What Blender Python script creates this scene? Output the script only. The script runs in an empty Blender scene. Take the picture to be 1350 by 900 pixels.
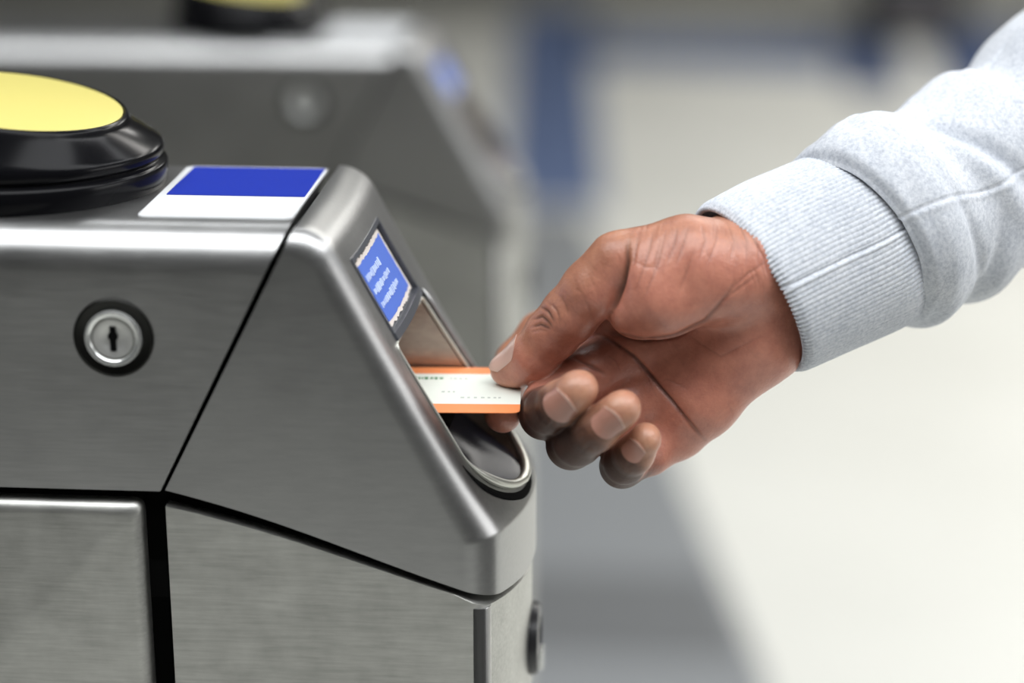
import bpy, bmesh, math, random
import numpy as np
from math import sin, cos, pi, radians, sqrt, atan2, exp
from mathutils import Vector, Matrix

random.seed(7)
rng = np.random.RandomState(5)
SC = bpy.context.scene
COL = SC.collection

# ------------------------------------------------------------------ camera
FOC = 70.0 / 36.0 * 1350
PSI, PHI = radians(4.2), radians(17.6)
CF = np.array([-sin(PSI) * cos(PHI), cos(PSI) * cos(PHI), -sin(PHI)])
CR = np.array([cos(PSI), sin(PSI), 0.0])
CU = np.cross(CR, CF)


def ray(px, py):
    return CF + CR * (px - 675) / FOC + CU * (450 - py) / FOC


CP = np.array([0, 0, 1.0]) - ray(620, 515) * 0.772


def P(px, py, y):
    """world point at depth plane y seen at a measured position of the photo"""
    r = ray(px, py)
    return CP + r * ((y - CP[1]) / r[1])


def PZ(px, py, z):
    r = ray(px, py)
    return CP + r * ((z - CP[2]) / r[2])


def proj(p):
    d = np.asarray(p) - CP
    w = d @ CF
    return 675 + FOC * (d @ CR) / w, 450 - FOC * (d @ CU) / w


cam = bpy.data.cameras.new('camera')
camo = bpy.data.objects.new('camera', cam)
COL.objects.link(camo)
M = Matrix(((CR[0], CU[0], -CF[0], CP[0]), (CR[1], CU[1], -CF[1], CP[1]), (CR[2], CU[2], -CF[2], CP[2]), (0, 0, 0, 1)))
camo.matrix_world = M
cam.lens = 70
cam.sensor_width = 36
cam.clip_start = 0.02
cam.dof.use_dof = True
cam.dof.focus_distance = 0.742
cam.dof.aperture_fstop = 2.5
SC.camera = camo

# ------------------------------------------------------------------ light and exposure
vs = SC.view_settings
vs.view_transform = 'Standard'
vs.look = 'None'
vs.exposure = 0.0
vs.gamma = 1.0
vs.use_curve_mapping = False
SC.cycles.use_denoising = True
SC.cycles.sample_clamp_indirect = 6

W = bpy.data.worlds.new('world')
SC.world = W
W.use_nodes = True
W.node_tree.nodes['Background'].inputs[0].default_value = (0.80, 0.88, 1.0, 1)
W.node_tree.nodes['Background'].inputs[1].default_value = 0.25


def area(name, loc, sx, sy, power, col=(1, 1, 1), aim=(0, 0, -1)):
    l = bpy.data.lights.new(name, 'AREA')
    l.shape = 'RECTANGLE'
    l.size, l.size_y, l.energy, l.color = sx, sy, power, col
    o = bpy.data.objects.new(name, l)
    COL.objects.link(o)
    o.location = loc
    o.rotation_euler = Vector(aim).to_track_quat('-Z', 'Y').to_euler()
    return o


area('ceiling_strip_light', (0.2, -0.7, 3.05), 4.0, 1.5, 104, (0.96, 0.98, 1.0))
area('ceiling_strip_light', (3.0, 6.6, 3.05), 2.4, 1.6, 130, (1.0, 0.98, 0.94))
area('ceiling_strip_light', (0.6, 1.6, 3.05), 4.0, 0.3, 22, (0.96, 0.98, 1.0))
area('ceiling_strip_light', (2.0, 3.3, 3.05), 4.0, 0.8, 100, (1.0, 0.98, 0.93))
area('ridge_fill_light', (7.6, -0.6, 2.1), 5.0, 1.6, 120, (1.0, 1.0, 1.0), (-1, 0.05, -0.1))  # added fill light, no real opening: brightens the ridge of the slope
area('ceiling_strip_light', (2.4, 0.6, 3.05), 0.5, 3.0, 45, (0.97, 0.98, 1.0))


# ------------------------------------------------------------------ materials
def mat(name, base=(0.8, 0.8, 0.8), rough=0.5, metal=0.0, spec=0.5, **kw):
    m = bpy.data.materials.new(name)
    m.use_nodes = True
    b = m.node_tree.nodes['Principled BSDF']
    b.inputs['Base Color'].default_value = (*base, 1)
    b.inputs['Roughness'].default_value = rough
    b.inputs['Metallic'].default_value = metal
    b.inputs['Specular IOR Level'].default_value = spec
    for k, v in kw.items():
        b.inputs[k.replace('_', ' ')].default_value = v
    return m


class NT:
    def __init__(s, m):
        s.m, s.t = m, m.node_tree
        s.b = s.t.nodes['Principled BSDF']

    def n(s, typ, **kw):
        x = s.t.nodes.new(typ)
        for k, v in kw.items():
            setattr(x, k, v)
        return x

    def l(s, a, b):
        s.t.links.new(a, b)

    def noise(s, scale, detail=3, stretch=(1, 1, 1), rough=0.5):
        tc = s.n('ShaderNodeTexCoord')
        mp = s.n('ShaderNodeMapping')
        mp.inputs['Scale'].default_value = stretch
        s.l(tc.outputs['Object'], mp.inputs[0])
        t = s.n('ShaderNodeTexNoise')
        t.inputs['Scale'].default_value = scale
        t.inputs['Detail'].default_value = detail
        t.inputs['Roughness'].default_value = rough
        s.l(mp.outputs[0], t.inputs[0])
        return t.outputs[0]

    def ramp(s, fac, stops):
        r = s.n('ShaderNodeValToRGB')
        e = r.color_ramp.elements
        while len(e) < len(stops):
            e.new(0.5)
        for i, (p, c) in enumerate(stops):
            e[i].position = p
            e[i].color = (*c, 1) if len(c) == 3 else c
        s.l(fac, r.inputs[0])
        return r.outputs[0]

    def mul(s, a, v):
        x = s.n('ShaderNodeMath', operation='MULTIPLY_ADD')
        s.l(a, x.inputs[0])
        x.inputs[1].default_value = v[0]
        x.inputs[2].default_value = v[1]
        return x.outputs[0]

    def bump(s, h, strength, dist, prev=None):
        b = s.n('ShaderNodeBump')
        b.inputs['Strength'].default_value = strength
        b.inputs['Distance'].default_value = dist
        s.l(h, b.inputs['Height'])
        if prev is not None:
            s.l(prev, b.inputs['Normal'])
        s.l(b.outputs[0], s.b.inputs['Normal'])
        return b.outputs[0]

    def mix(s, fac, a, b, typ='MIX'):
        x = s.n('ShaderNodeMix', data_type='RGBA', blend_type=typ)
        if hasattr(fac, 'links'):
            s.l(fac, x.inputs[0])
        else:
            x.inputs[0].default_value = fac
        for v, i in ((a, 6), (b, 7)):
            if hasattr(v, 'links'):
                s.l(v, x.inputs[i])
            else:
                x.inputs[i].default_value = (*v, 1)
        return x.outputs[2]


def steel(name, lo, hi, rough, var, streak, bumpd=0.00002, mott=30):
    m = mat(name, lo, rough, 1.0)
    t = NT(m)
    fine = t.noise(1.0, 4, streak, 0.65)
    blot = t.noise(mott, 4, (1, 1, 1), 0.55)
    fac = t.mix(0.5, fine, blot)
    c = t.ramp(fac, [(0.33, lo), (0.67, hi)])
    t.l(c, t.b.inputs['Base Color'])
    t.l(t.mul(fac, (var, rough - var * 0.5)), t.b.inputs['Roughness'])
    t.bump(fine, 0.5, bumpd)
    return m


M_STEEL = steel('satin_steel', (0.38, 0.38, 0.38), (0.48, 0.48, 0.475), 0.34, 0.22, (60, 900, 900), 0.000012, 22)
M_HOOD = steel('hood_steel', (0.355, 0.355, 0.355), (0.43, 0.43, 0.425), 0.36, 0.14, (90, 600, 600), 0.000008, 14)
M_DOOR = steel('brushed_steel', (0.40, 0.40, 0.38), (0.60, 0.60, 0.57), 0.45, 0.20, (45, 700, 700), 0.00004, 60)
M_CHROME = mat('chrome', (0.78, 0.79, 0.77), 0.2, 0.8)
M_BLACK = mat('black_plastic', (0.004, 0.004, 0.005), 0.2, 0, 0.12)
M_GAP = mat('dark_gap', (0.003, 0.003, 0.003), 0.8, 0, 0.05)
M_YELLOW = mat('yellow_pad', (0.58, 0.51, 0.15), 0.4, 0, 0.3)
M_BLUE = mat('blue_label', (0.014, 0.032, 0.31), 0.35, 0, 0.1)
M_WHITE = mat('white_label', (0.62, 0.63, 0.64), 0.4, 0, 0.3)
M_TRAY = mat('tray_plastic', (0.05, 0.052, 0.075), 0.28, 0, 0.45)
M_LIP = mat('tray_edge', (0.62, 0.62, 0.56), 0.32, 0.6)
M_BEZEL = mat('bezel', (0.10, 0.105, 0.12), 0.32, 0.4)
M_REFL_BROWN = steel('throat_steel_reflection', (0.34, 0.29, 0.26), (0.50, 0.44, 0.40), 0.42, 0.2, (200, 200, 900), 0.00003, 90)  # brown tint paints the reflection of hand and ticket into the steel
M_NOTICE = mat('notice_blue', (0.06, 0.14, 0.55), 0.45)
M_NOTICEW = mat('notice_white', (0.45, 0.55, 0.80), 0.55)
M_NOTICEB = mat('notice_border', (0.66, 0.60, 0.55), 0.6)
M_ORANGE = mat('ticket_orange', (0.78, 0.25, 0.085), 0.5)
M_CARD = mat('ticket_card', (0.70, 0.73, 0.66), 0.5)
M_INKG = mat('green_ink', (0.06, 0.20, 0.08), 0.6)
M_INKL = mat('pale_ink', (0.45, 0.48, 0.44), 0.6)


# ------------------------------------------------------------------ object helpers
def link(o, parent=None):
    COL.objects.link(o)
    if parent is not None:
        o.parent = parent
    return o


def obj(name, verts, faces, m, parent=None, smooth=True, auto=None, label=None, fmat=None):
    me = bpy.data.meshes.new(name)
    me.from_pydata([tuple(map(float, v)) for v in verts], [], [tuple(map(int, f)) for f in faces])
    for x in (m if isinstance(m, (list, tuple)) else [m]):
        me.materials.append(x)
    if fmat is not None:
        me.polygons.foreach_set('material_index', fmat)
    me.update()
    bm = bmesh.new()
    bm.from_mesh(me)
    bmesh.ops.recalc_face_normals(bm, faces=bm.faces)
    bm.to_mesh(me)
    bm.free()
    if smooth:
        if auto:
            me.polygons.foreach_set('use_smooth', [True] * len(me.polygons))
            me.set_sharp_from_angle(angle=radians(auto))
        else:
            me.shade_smooth()
    o = bpy.data.objects.new(name, me)
    if label:
        o['label'] = label
    return link(o, parent)


def tag(o, label, cat, group=None, kind=None):
    o['label'] = label
    o['category'] = cat
    if group:
        o['group'] = group
    if kind:
        o['kind'] = kind
    return o


def empty(name, loc, parent=None):
    o = bpy.data.objects.new(name, None)
    o.location = loc
    return link(o, parent)


class MB:
    """collects shapes into one mesh"""

    def __init__(s):
        s.v, s.f, s.mi = [], [], []

    def add(s, v, f, mi=0):
        n = len(s.v)
        s.v += [tuple(x) for x in v]
        s.f += [tuple(i + n for i in q) for q in f]
        s.mi += [mi] * len(f)

    def box(s, a, b, mi=0, fn=None):
        v = [(x, y, z) for x in (a[0], b[0]) for y in (a[1], b[1]) for z in (a[2], b[2])]
        if fn:
            v = [fn(*p) for p in v]
        s.add(v, [(0, 1, 3, 2), (4, 6, 7, 5), (0, 4, 5, 1), (2, 3, 7, 6), (0, 2, 6, 4), (1, 5, 7, 3)], mi)

    def lathe(s, prof, origin, ax=(0, 0, 1), n=64, mi=0, sx=(1, 0, 0)):
        A = np.array(ax, float)
        A /= np.linalg.norm(A)
        X = np.array(sx, float)
        X = X - A * (X @ A)
        if np.linalg.norm(X) < 1e-6:
            X = np.array((0, 1.0, 0))
        X /= np.linalg.norm(X)
        Y = np.cross(A, X)
        o = np.array(origin, float)
        v = []
        for r, h in prof:
            for k in range(n):
                a = 2 * pi * k / n
                v.append(o + A * h + (X * cos(a) + Y * sin(a)) * max(r, 1e-6))
        f = []
        for i in range(len(prof) - 1):
            for k in range(n):
                f.append((i * n + k, i * n + (k + 1) % n, (i + 1) * n + (k + 1) % n, (i + 1) * n + k))
        f.append(tuple(range(n))[::-1])
        f.append(tuple((len(prof) - 1) * n + k for k in range(n)))
        s.add(v, f, mi)

    def build(s, name, m, parent=None, smooth=True, auto=35, label=None):
        return obj(name, s.v, s.f, m, parent, smooth, auto, label, s.mi)


def boolean(o, cutter):
    md = o.modifiers.new('cut', 'BOOLEAN')
    md.operation = 'DIFFERENCE'
    md.solver = 'EXACT'
    md.object = cutter
    dg = bpy.context.evaluated_depsgraph_get()
    me = bpy.data.meshes.new_from_object(o.evaluated_get(dg))
    o.modifiers.clear()
    o.data = me
    me.polygons.foreach_set('use_smooth', [True] * len(me.polygons))
    me.set_sharp_from_angle(angle=radians(28))
    bpy.data.objects.remove(cutter)


# ------------------------------------------------------------------ ticket gate
YN, YF = -0.0625, 0.0525          # near and far sides of the cabinet
YC, HW = (YN + YF) / 2, (YF - YN) / 2
ZT = 1.0785
RB = 0.009                        # rounding of the long edges
BULGE = 0.014


def bul(y):
    return BULGE * (1 - ((y - YC) / HW) ** 2)


SB = np.array([-0.0470, 1.0785])   # top of the sloping face (x, z), at the sides
SCn = np.array([0.0100, 0.968])   # foot of the sloping face
SD = (SCn - SB) / np.linalg.norm(SCn - SB)
SN = np.array([-SD[1], SD[0]])
SL = float(np.linalg.norm(SCn - SB))


def bw(s):
    """how far the front bows out: little at the top, fully at the nose"""
    return 0.15 + 0.85 * min(max(s / SL, 0), 1) ** 2.2
CUT0 = np.array([-0.1072, 0.9785])   # lower end of the slanting seam
CUT1 = np.array([-0.0572, 1.0785])
LOW = np.array([0.0100, 0.9393])     # seam point at the nose


def columns(r=RB, na=8, nm=26, y0=YN, y1=YF):
    c = []
    for i in range(na + 1):
        a = pi / 2 * i / na
        c.append((y0 + r * (1 - cos(a)), r * (1 - sin(a))))
    for i in range(1, nm):
        c.append((y0 + r + (y1 - y0 - 2 * r) * i / nm, 0.0))
    for i in range(na, -1, -1):
        a = pi / 2 * i / na
        c.append((y1 - r * (1 - cos(a)), r * (1 - sin(a))))
    return c


def loft(name, loops, m, parent, auto=28, label=None):
    """closed loops, one per column, all of one length"""
    n = len(loops[0])
    v = [p for l in loops for p in l]
    f = []
    for i in range(len(loops) - 1):
        for k in range(n):
            f.append((i * n + k, i * n + (k + 1) % n, (i + 1) * n + (k + 1) % n, (i + 1) * n + k))
    f.append(tuple(range(n)))
    f.append(tuple((len(loops) - 1) * n + k for k in range(n))[::-1])
    return obj(name, v, f, m, parent, True, auto, label)


def isect(p, d, q, e):
    a = np.array([[d[0], -e[0]], [d[1], -e[1]]])
    t = np.linalg.solve(a, np.array(q) - np.array(p))
    return np.array(p) + np.array(d) * t[0]


def fillet(pa, pb, pc, r, n):
    """arc points rounding corner pb"""
    pa, pb, pc = map(np.array, (pa, pb, pc))
    u = (pa - pb) / np.linalg.norm(pa - pb)
    w = (pc - pb) / np.linalg.norm(pc - pb)
    ang = math.acos(np.clip(u @ w, -1, 1))
    t = r / math.tan(ang / 2)
    bis = (u + w) / np.linalg.norm(u + w)
    c = pb + bis * r / sin(ang / 2)
    a0, a1 = pb + u * t - c, pb + w * t - c
    th = pi - ang
    out = []
    for i in range(n + 1):
        s = i / n
        out.append(c + (a0 * sin((1 - s) * th) + a1 * sin(s * th)) / sin(th))
    return out


def hood_loop(y, dl, shrink=0.0, rb=0.016):
    b = 0.0
    top = ZT - dl - shrink
    u = CUT1 - CUT0
    cut0 = CUT0 + np.array([0.0012 + shrink, 0])
    A = isect((0, top), (1, 0), cut0, u)
    sp = SB - SN * (dl + shrink) + np.array([b, 0])
    Bp = isect((0, top), (1, 0), sp, SD)
    xv = LOW[0] + 0.002 + b - dl - shrink
    Cp = isect((xv, 0), (0, 1), sp, SD)
    g = np.array([LOW[0] - CUT0[0], LOW[1] - CUT0[1]])
    F = cut0 + np.array([0.0, 0.002])
    fl = isect((xv, 0), (0, 1), F, g * np.array([1, 1]))
    xs = [A + (fb - A) * 0 for fb in [A]]
    arcB = fillet(A, Bp, Cp, rb - dl * 0.4, 10)
    for k in range(1, 5):
        xs.append(A + (arcB[0] - A) * k / 5)
    xs += arcB
    arcC = fillet(Bp, Cp, fl, 0.0045, 5)
    for k in range(1, 34):
        xs.append(arcB[-1] + (arcC[0] - arcB[-1]) * k / 34)
    xs += arcC
    for k in range(1, 5):
        xs.append(arcC[-1] + (fl - arcC[-1]) * k / 5)
    xs.append(fl)
    nfoot = len(xs)
    # the foot seam: levels off near its left end
    for k in range(1, 16):
        s = 1 - k / 16
        q = F + (fl - F) * s
        q = q + np.array([0, 0.0032 * sin(pi * min(1, s * 1.0)) ** 1.0 * (1 - s)])
        xs.append(q)
    xs.append(F)
    for k in range(1, 4):
        xs.append(F + (A - F) * k / 4)
    iA, iF = 0, len(xs) - 4
    out = []
    for i, p in enumerate(xs):
        s_ = float((np.array(p) - SB) @ SD)
        if i <= 5:
            w = 0.15 * i / 5
        elif i < nfoot:
            w = bw(s_)
        elif i <= iF:
            w = 1 - (i - nfoot) / (iF - nfoot)
        else:
            w = 0
        dz = (LOW[1] - CUT0[1]) / (LOW[0] - CUT0[0]) * bul(y) * w if i >= nfoot - 1 and i <= iF else 0
        out.append((p[0] + bul(y) * w, y, p[1] + dz))
    return out


gate = empty('ticket_gate', (-0.3, YC, 0))
GI = Matrix.Translation((0.3, -YC, 0))


def gpart(o):
    o.matrix_parent_inverse = GI.copy()
    return o


cols = columns()
hood = gpart(loft('hood', [hood_loop(y, d) for y, d in cols], M_HOOD, gate))


# surface coordinates on the sloping front: s down the slope, y across, h out of it
def SP(s, y, h=0.0):
    q = SB + SD * s + SN * h
    return np.array([q[0] + bul(y) * bw(s), y, q[1]])


# recess: rounded slot cut into the slope
RY0, RY1, RS0, RS1 = -0.0490, 0.0135, 0.0500, 0.1210


def pill(inset=0.0, n=20, s0=RS0, s1=RS1, y0=RY0, y1=RY1, rt=0.003, rbm=0.031):
    """outline in (s, y): nearly square above, round below"""
    y0, y1, s0, s1 = y0 + inset, y1 - inset, s0 + inset, s1 - inset
    rt, rbm = max(rt - inset, 0.001), rbm - inset
    pts = []
    for (cy, cs, r, a0, rsy) in ((y1 - rt, s0 + rt, rt, -pi / 2, rt), (y1 - rbm, s1 - rbm * 0.8, rbm, 0, rbm),
                                 (y0 + rbm, s1 - rbm * 0.8, rbm, pi / 2, rbm), (y0 + rt, s0 + rt, rt, pi, rt)):
        k = n if r == rbm else 6
        for i in range(k + 1):
            a = a0 + pi / 2 * i / k
            pts.append((cs + (r * 0.8 if r == rbm else r) * sin(a), cy + r * cos(a)))
    return pts


mb = MB()
pl = pill()
n = len(pl)
v = [SP(s, y, 0.02) for s, y in pl] + [SP(s, y * 0.96, -0.030) for s, y in pl]
mb.add(v, [(k, (k + 1) % n, n + (k + 1) % n, n + k) for k in range(n)] + [tuple(range(n)), tuple(range(2 * n - 1, n - 1, -1))])
boolean(hood, gpart(mb.build('cutter', M_GAP, gate, False)))

# display recess above it
dp = pill(0, 8, 0.0165, 0.0492, -0.0450, 0.0165, 0.004, 0.004)


mb = MB()
n = len(dp)
v = [SP(s, y, 0.01) for s, y in dp] + [SP(s, y, -0.0035) for s, y in dp]
mb.add(v, [(k, (k + 1) % n, n + (k + 1) % n, n + k) for k in range(n)] + [tuple(range(n)), tuple(range(2 * n - 1, n - 1, -1))])
boolean(hood, gpart(mb.build('cutter', M_GAP, gate, False)))


def patch(mbx, s0, s1, y0, y1, h0, h1, mi=0, ns=2, ny=16, jit=0.0):
    """thin slab following the curved slope"""
    v = []
    R = random.Random(int((s0 + y0) * 1e6) & 0xffff)
    for h in (h1, h0):
        R.seed(3)
        for i in range(ns + 1):
            for j in range(ny + 1):
                s = s0 + (s1 - s0) * i / ns
                y = y0 + (y1 - y0) * j / ny
                if jit and (i in (0, ns)):
                    s += R.uniform(-jit, jit)
                if jit and (j in (0, ny)):
                    y += R.uniform(-jit, jit)
                v.append(SP(s, y, h))
    w = ny + 1
    o = (ns + 1) * w
    f = []
    for i in range(ns):
        for j in range(ny):
            a = i * w + j
            f.append((a, a + 1, a + w + 1, a + w))
            f.append((o + a, o + a + w, o + a + w + 1, o + a + 1))
    for j in range(ny):
        f.append((j, o + j, o + j + 1, j + 1))
        a = ns * w + j
        f.append((a, a + 1, o + a + 1, o + a))
    for i in range(ns):
        a = i * w
        f.append((a, a + w, o + a + w, o + a))
        a = i * w + ny
        f.append((a, o + a, o + a + w, a + w))
    mbx.add(v, f, mi)


mb = MB()
patch(mb, 0.0168, 0.0489, -0.0447, 0.0162, -0.0034, -0.0016)
disp = gpart(mb.build('display_window', M_BEZEL, gate, True, 40))
mb = MB()
# raised frame around the window, heavier at its foot
for a in ((0.0160, 0.0178, -0.0455, 0.0170), (0.0470, 0.0500, -0.0455, 0.0170)):
    patch(mb, *a, -0.0034, 0.0006 if a[0] < 0.03 else 0.0010)
for a in ((0.0178, 0.0470, -0.0455, -0.0442), (0.0178, 0.0470, 0.0158, 0.0170)):
    patch(mb, *a, -0.0034, 0.0006, 0, 8, 2)
gpart(mb.build('frame', M_BEZEL, disp, True, 40))
notice = MB()
patch(notice, 0.0190, 0.0455, -0.0418, 0.0125, -0.0016, -0.0010, 0, 14, 30, 0.0005)
patch(notice, 0.0208, 0.0436, -0.0392, 0.0098, -0.0010, -0.0008, 1, 10, 24, 0.0003)
R = random.Random(11)
for row, s in enumerate((0.0265, 0.0320, 0.0375)):
    y = -0.0370
    while y < (-0.012, -0.006, -0.004)[row]:
        w = R.uniform(0.0008, 0.0022)
        hh = R.uniform(0.0007, 0.0016)
        patch(notice, s - hh, s + hh, y, y + w, -0.0008, -0.0006, 2, 1, 2, 0.0002)
        y += w + R.uniform(0.0004, 0.001)
gpart(notice.build('notice', [M_NOTICEB, M_NOTICE, M_NOTICEW], disp, False, label='blue notice with white writing and a torn cream border'))

# throat: inner walls, steel plate above the slot, both tinted with a brown reflection, dark glossy tray below
def strip(mbx, rows, mi=0, closed=True):
    n = len(rows[0])
    v = [p for r in rows for p in r]
    f = []
    for i in range(len(rows) - 1):
        for k in range(n if closed else n - 1):
            f.append((i * n + k, i * n + (k + 1) % n, (i + 1) * n + (k + 1) % n, (i + 1) * n + k))
    mbx.add(v, f, mi)


mb = MB()
rows = [[SP(s, y, h) for s, y in pill(i)] for i, h in ((0.0003, -0.0005), (0.0012, -0.0008), (0.0016, -0.0295), (0.0003, -0.0298))]
strip(mb, rows + [rows[0]])
pb = pill(0.0003)
mb.add([SP(s, y, -0.0296) for s, y in pb], [tuple(range(len(pb)))])
throat = gpart(mb.build('ticket_slot', M_REFL_BROWN, gate, True, 40, label='steel throat tinted brown with the painted reflection of the hand'))
mb = MB()
patch(mb, 0.0522, 0.0840, RY0 + 0.0025, RY1 - 0.0025, -0.0250, -0.0240, 0, 4, 12)
mb.build('slot_plate', M_REFL_BROWN, throat, True, 40, label='brushed steel plate with the same painted brown reflection')
mb = MB()
patch(mb, 0.0900, 0.0920, RY0 + 0.004, RY1 - 0.004, -0.027, -0.0100, 0, 2, 12)
mb.build('slot_jaw', M_BLACK, throat, True, 40)
# tray: scoop that rises to the lip at its foot
mb = MB()
NI, NJ = 22, 24
rowsA, rowsB = [], []
for i in range(NI + 1):
    s = 0.0925 + (RS1 + 0.0005 - 0.0925) * i / NI
    rbm = 0.031
    c = RS1 - rbm * 0.8
    half = (RY1 - RY0) / 2 - 0.0012
    if s > c:
        q = min(1, (s - c) / (rbm * 0.8))
        half = (RY1 - RY0) / 2 - rbm + rbm * sqrt(max(0, 1 - q * q)) - 0.0008
    half = max(half, 0.004)
    u = i / NI
    h = -0.0125 + 0.0150 * u ** 1.5
    rowsA.append([SP(s, (RY0 + RY1) / 2 + half * (2 * j / NJ - 1), h - 0.0022 * (1 - (2 * j / NJ - 1) ** 2) * (1 - 0.5 * u)) for j in range(NJ + 1)])
    rowsB.append([SP(s, (RY0 + RY1) / 2 + half * (2 * j / NJ - 1), h - 0.0045) for j in range(NJ + 1)])
strip(mb, rowsA, 0, False)
strip(mb, rowsB, 0, False)
strip(mb, [rowsA[0], rowsB[0]], 0, False)
strip(mb, [rowsA[-1], rowsB[-1]], 0, False)
strip(mb, [[r[0] for r in rowsA], [r[0] for r in rowsB]], 0, False)
strip(mb, [[r[-1] for r in rowsA], [r[-1] for r in rowsB]], 0, False)
mb.build('ticket_tray', M_TRAY, throat, True, 50, label='dark glossy ticket tray')


def tube(mbx, pts, r, n=10, mi=0, closed=False, flat=1.0, up=(0, 0, 1)):
    pts = [np.array(p, float) for p in pts]
    N = len(pts)
    rr = r if hasattr(r, '__len__') else [r] * N
    rows = []
    upv = np.array(up, float)
    for i, p in enumerate(pts):
        a = pts[(i - 1) % N] if (closed or i > 0) else p
        b = pts[(i + 1) % N] if (closed or i < N - 1) else p
        t = b - a
        t /= np.linalg.norm(t)
        x = np.cross(t, upv)
        x /= np.linalg.norm(x)
        y = np.cross(x, t)
        rows.append([p + (x * cos(2 * pi * k / n) + y * flat * sin(2 * pi * k / n)) * rr[i] for k in range(n)])
    if closed:
        strip(mbx, rows + [rows[0]], mi)
    else:
        strip(mbx, rows, mi)
        b0 = len(mbx.v)
        mbx.add(rows[0], [tuple(range(n))], mi)
        mbx.add(rows[-1], [tuple(range(n))], mi)


slopen = (SN[0], 0, SN[1])
mb = MB()
pp = pill(0.0004, 28)
rr = []
for s, y in pp:
    u = np.clip((s - 0.098) / 0.016, 0, 1)
    near_ = 0.0004 if y < -0.02 else 0.0007
    far_ = 1 - 0.55 * np.clip((y + 0.012) / 0.02, 0, 1)
    rr.append(near_ + 0.0014 * far_ * u * u * (3 - 2 * u))
tube(mb, [SP(s, y, 0.0002 + (r - 0.0004) * 0.8) for (s, y), r in zip(pp, rr)], rr, 12, 0, True, 1.0, slopen)
mb.build('lip', M_LIP, throat, True, 60, label='pale metal lip round the slot')
mb = MB()
pp = pill(-0.0036, 28)
sel = [(s, y) for s, y in pp if s > 0.100]
tube(mb, [SP(s + 0.0004, y, 0.0) for s, y in sel], [0.0014 * min(1, (s - 0.099) / 0.012) + 0.0002 for s, y in sel], 10, 0, False, 0.3, slopen)
mb.build('lip_shadow', M_GAP, throat, True, 60)  # black crescent standing in for the shadow under the lip
mb = MB()
sp_ = [RS0 - 0.001 + (0.112 - RS0) * k / 24 for k in range(25)]
tube(mb, [SP(s, RY1 + 0.0023, 0.0002) for s in sp_], 0.0015, 8, 0, False, 0.5, slopen)
mb.build('side_gasket', M_GAP, throat, True, 60)
mb = MB()
tube(mb, [SP(s, RY1 + 0.0046, 0.0012) for s in sp_], [0.0016 * min(1, 0.3 + k * 0.4, (24 - k) * 0.15 + 0.1) for k in range(25)], 10, 0, False, 1.0, slopen)
mb.build('side_rail', M_HOOD, throat, True, 60)

# upper housing, left of the slanting seam
XL = -1.02


def house_loop(y, dl):
    top = ZT - dl
    u = CUT1 - CUT0
    c0 = CUT0 + np.array([-0.0014, 0])
    A = isect((0, top), (1, 0), c0, u)
    F = isect((0, 0.9800), (1, 0), c0, u)
    pts = [np.array([XL, top])]
    for k in range(1, 12):
        pts.append(pts[0] + (A - pts[0]) * k / 12)
    pts.append(A)
    pts.append(A + (F - A) * 0.5)
    pts.append(F)
    pts.append(np.array([XL, 0.9800]))
    return [(p[0], y, p[1]) for p in pts]


housing = gpart(loft('housing', [house_loop(y, d) for y, d in columns(0.0165, 14, 4)], M_STEEL, gate))
LOCK = np.array([-0.1215, YN, 1.0384])
mb = MB()
mb.lathe([(0.0139, -0.02), (0.0139, 0.02)], LOCK, (0, -1, 0), 64)
boolean(housing, gpart(mb.build('cutter', M_GAP, gate, False)))

# dark inner frame seen in the gaps
mb = MB()
mb.box((XL + 0.01, YN + 0.006, 0.0), (-0.075, YF - 0.006, 1.0715))
u = CUT1 - CUT0
mb.add([(CUT0[0] - 0.02, y, 0.95) for y in (YN + 0.006, YF - 0.006)] + [(-0.02, y, 0.95) for y in (YN + 0.006, YF - 0.006)] +
       [(-0.050, y, 1.060) for y in (YN + 0.006, YF - 0.006)] + [(-0.075, y, 1.0715) for y in (YN + 0.006, YF - 0.006)],
       [(0, 1, 3, 2), (2, 3, 5, 4), (4, 5, 7, 6), (0, 6, 7, 1), (0, 2, 4, 6), (1, 7, 5, 3)])
mb.box((-0.12, YN + 0.006, 0.0), (0.0, YF - 0.006, 0.935))
gpart(mb.build('inner_frame', M_GAP, gate, False))


# access door, lower left
def door_loop(y, dl):
    x1, zt = -0.1152 - dl, 0.9752 - dl
    pts = [np.array([XL, zt])] + fillet((XL, zt), (x1, zt), (x1, 0.03), 0.0035, 5) + [np.array([x1, 0.03]), np.array([XL, 0.03])]
    return [(p[0], y, p[1]) for p in pts]


gpart(loft('access_door', [door_loop(y, d) for y, d in columns(0.0050, 8, 3, YN - 0.001, YF)], M_DOOR, gate))


# lower nose of the cabinet
def body_loop(y, dl):
    b = bul(y)
    x0 = -0.1062
    xv = LOW[0] + b - dl + 0.0006
    g = (LOW - CUT0)
    q0 = np.array([x0, 0.9742])
    fl = isect((xv, 0), (0, 1), CUT0 + np.array([0, -0.0012]), g)
    xs = [q0]
    for k in range(1, 16):
        s = k / 16
        q = q0 + (fl - q0) * s
        xs.append(q + np.array([0, 0.0030 * sin(pi * s) * (1 - s) + 0.0011 * s]))
    xs.append(fl)
    xs.append(np.array([xv, 0.5]))
    xs.append(np.array([xv, 0.0]))
    xs.append(np.array([x0, 0.0]))
    return [(p[0], y, p[1]) for p in xs]


gpart(loft('lower_cabinet', [body_loop(y, d) for y, d in columns(0.0045, 8, 26)], M_DOOR, gate))

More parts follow.
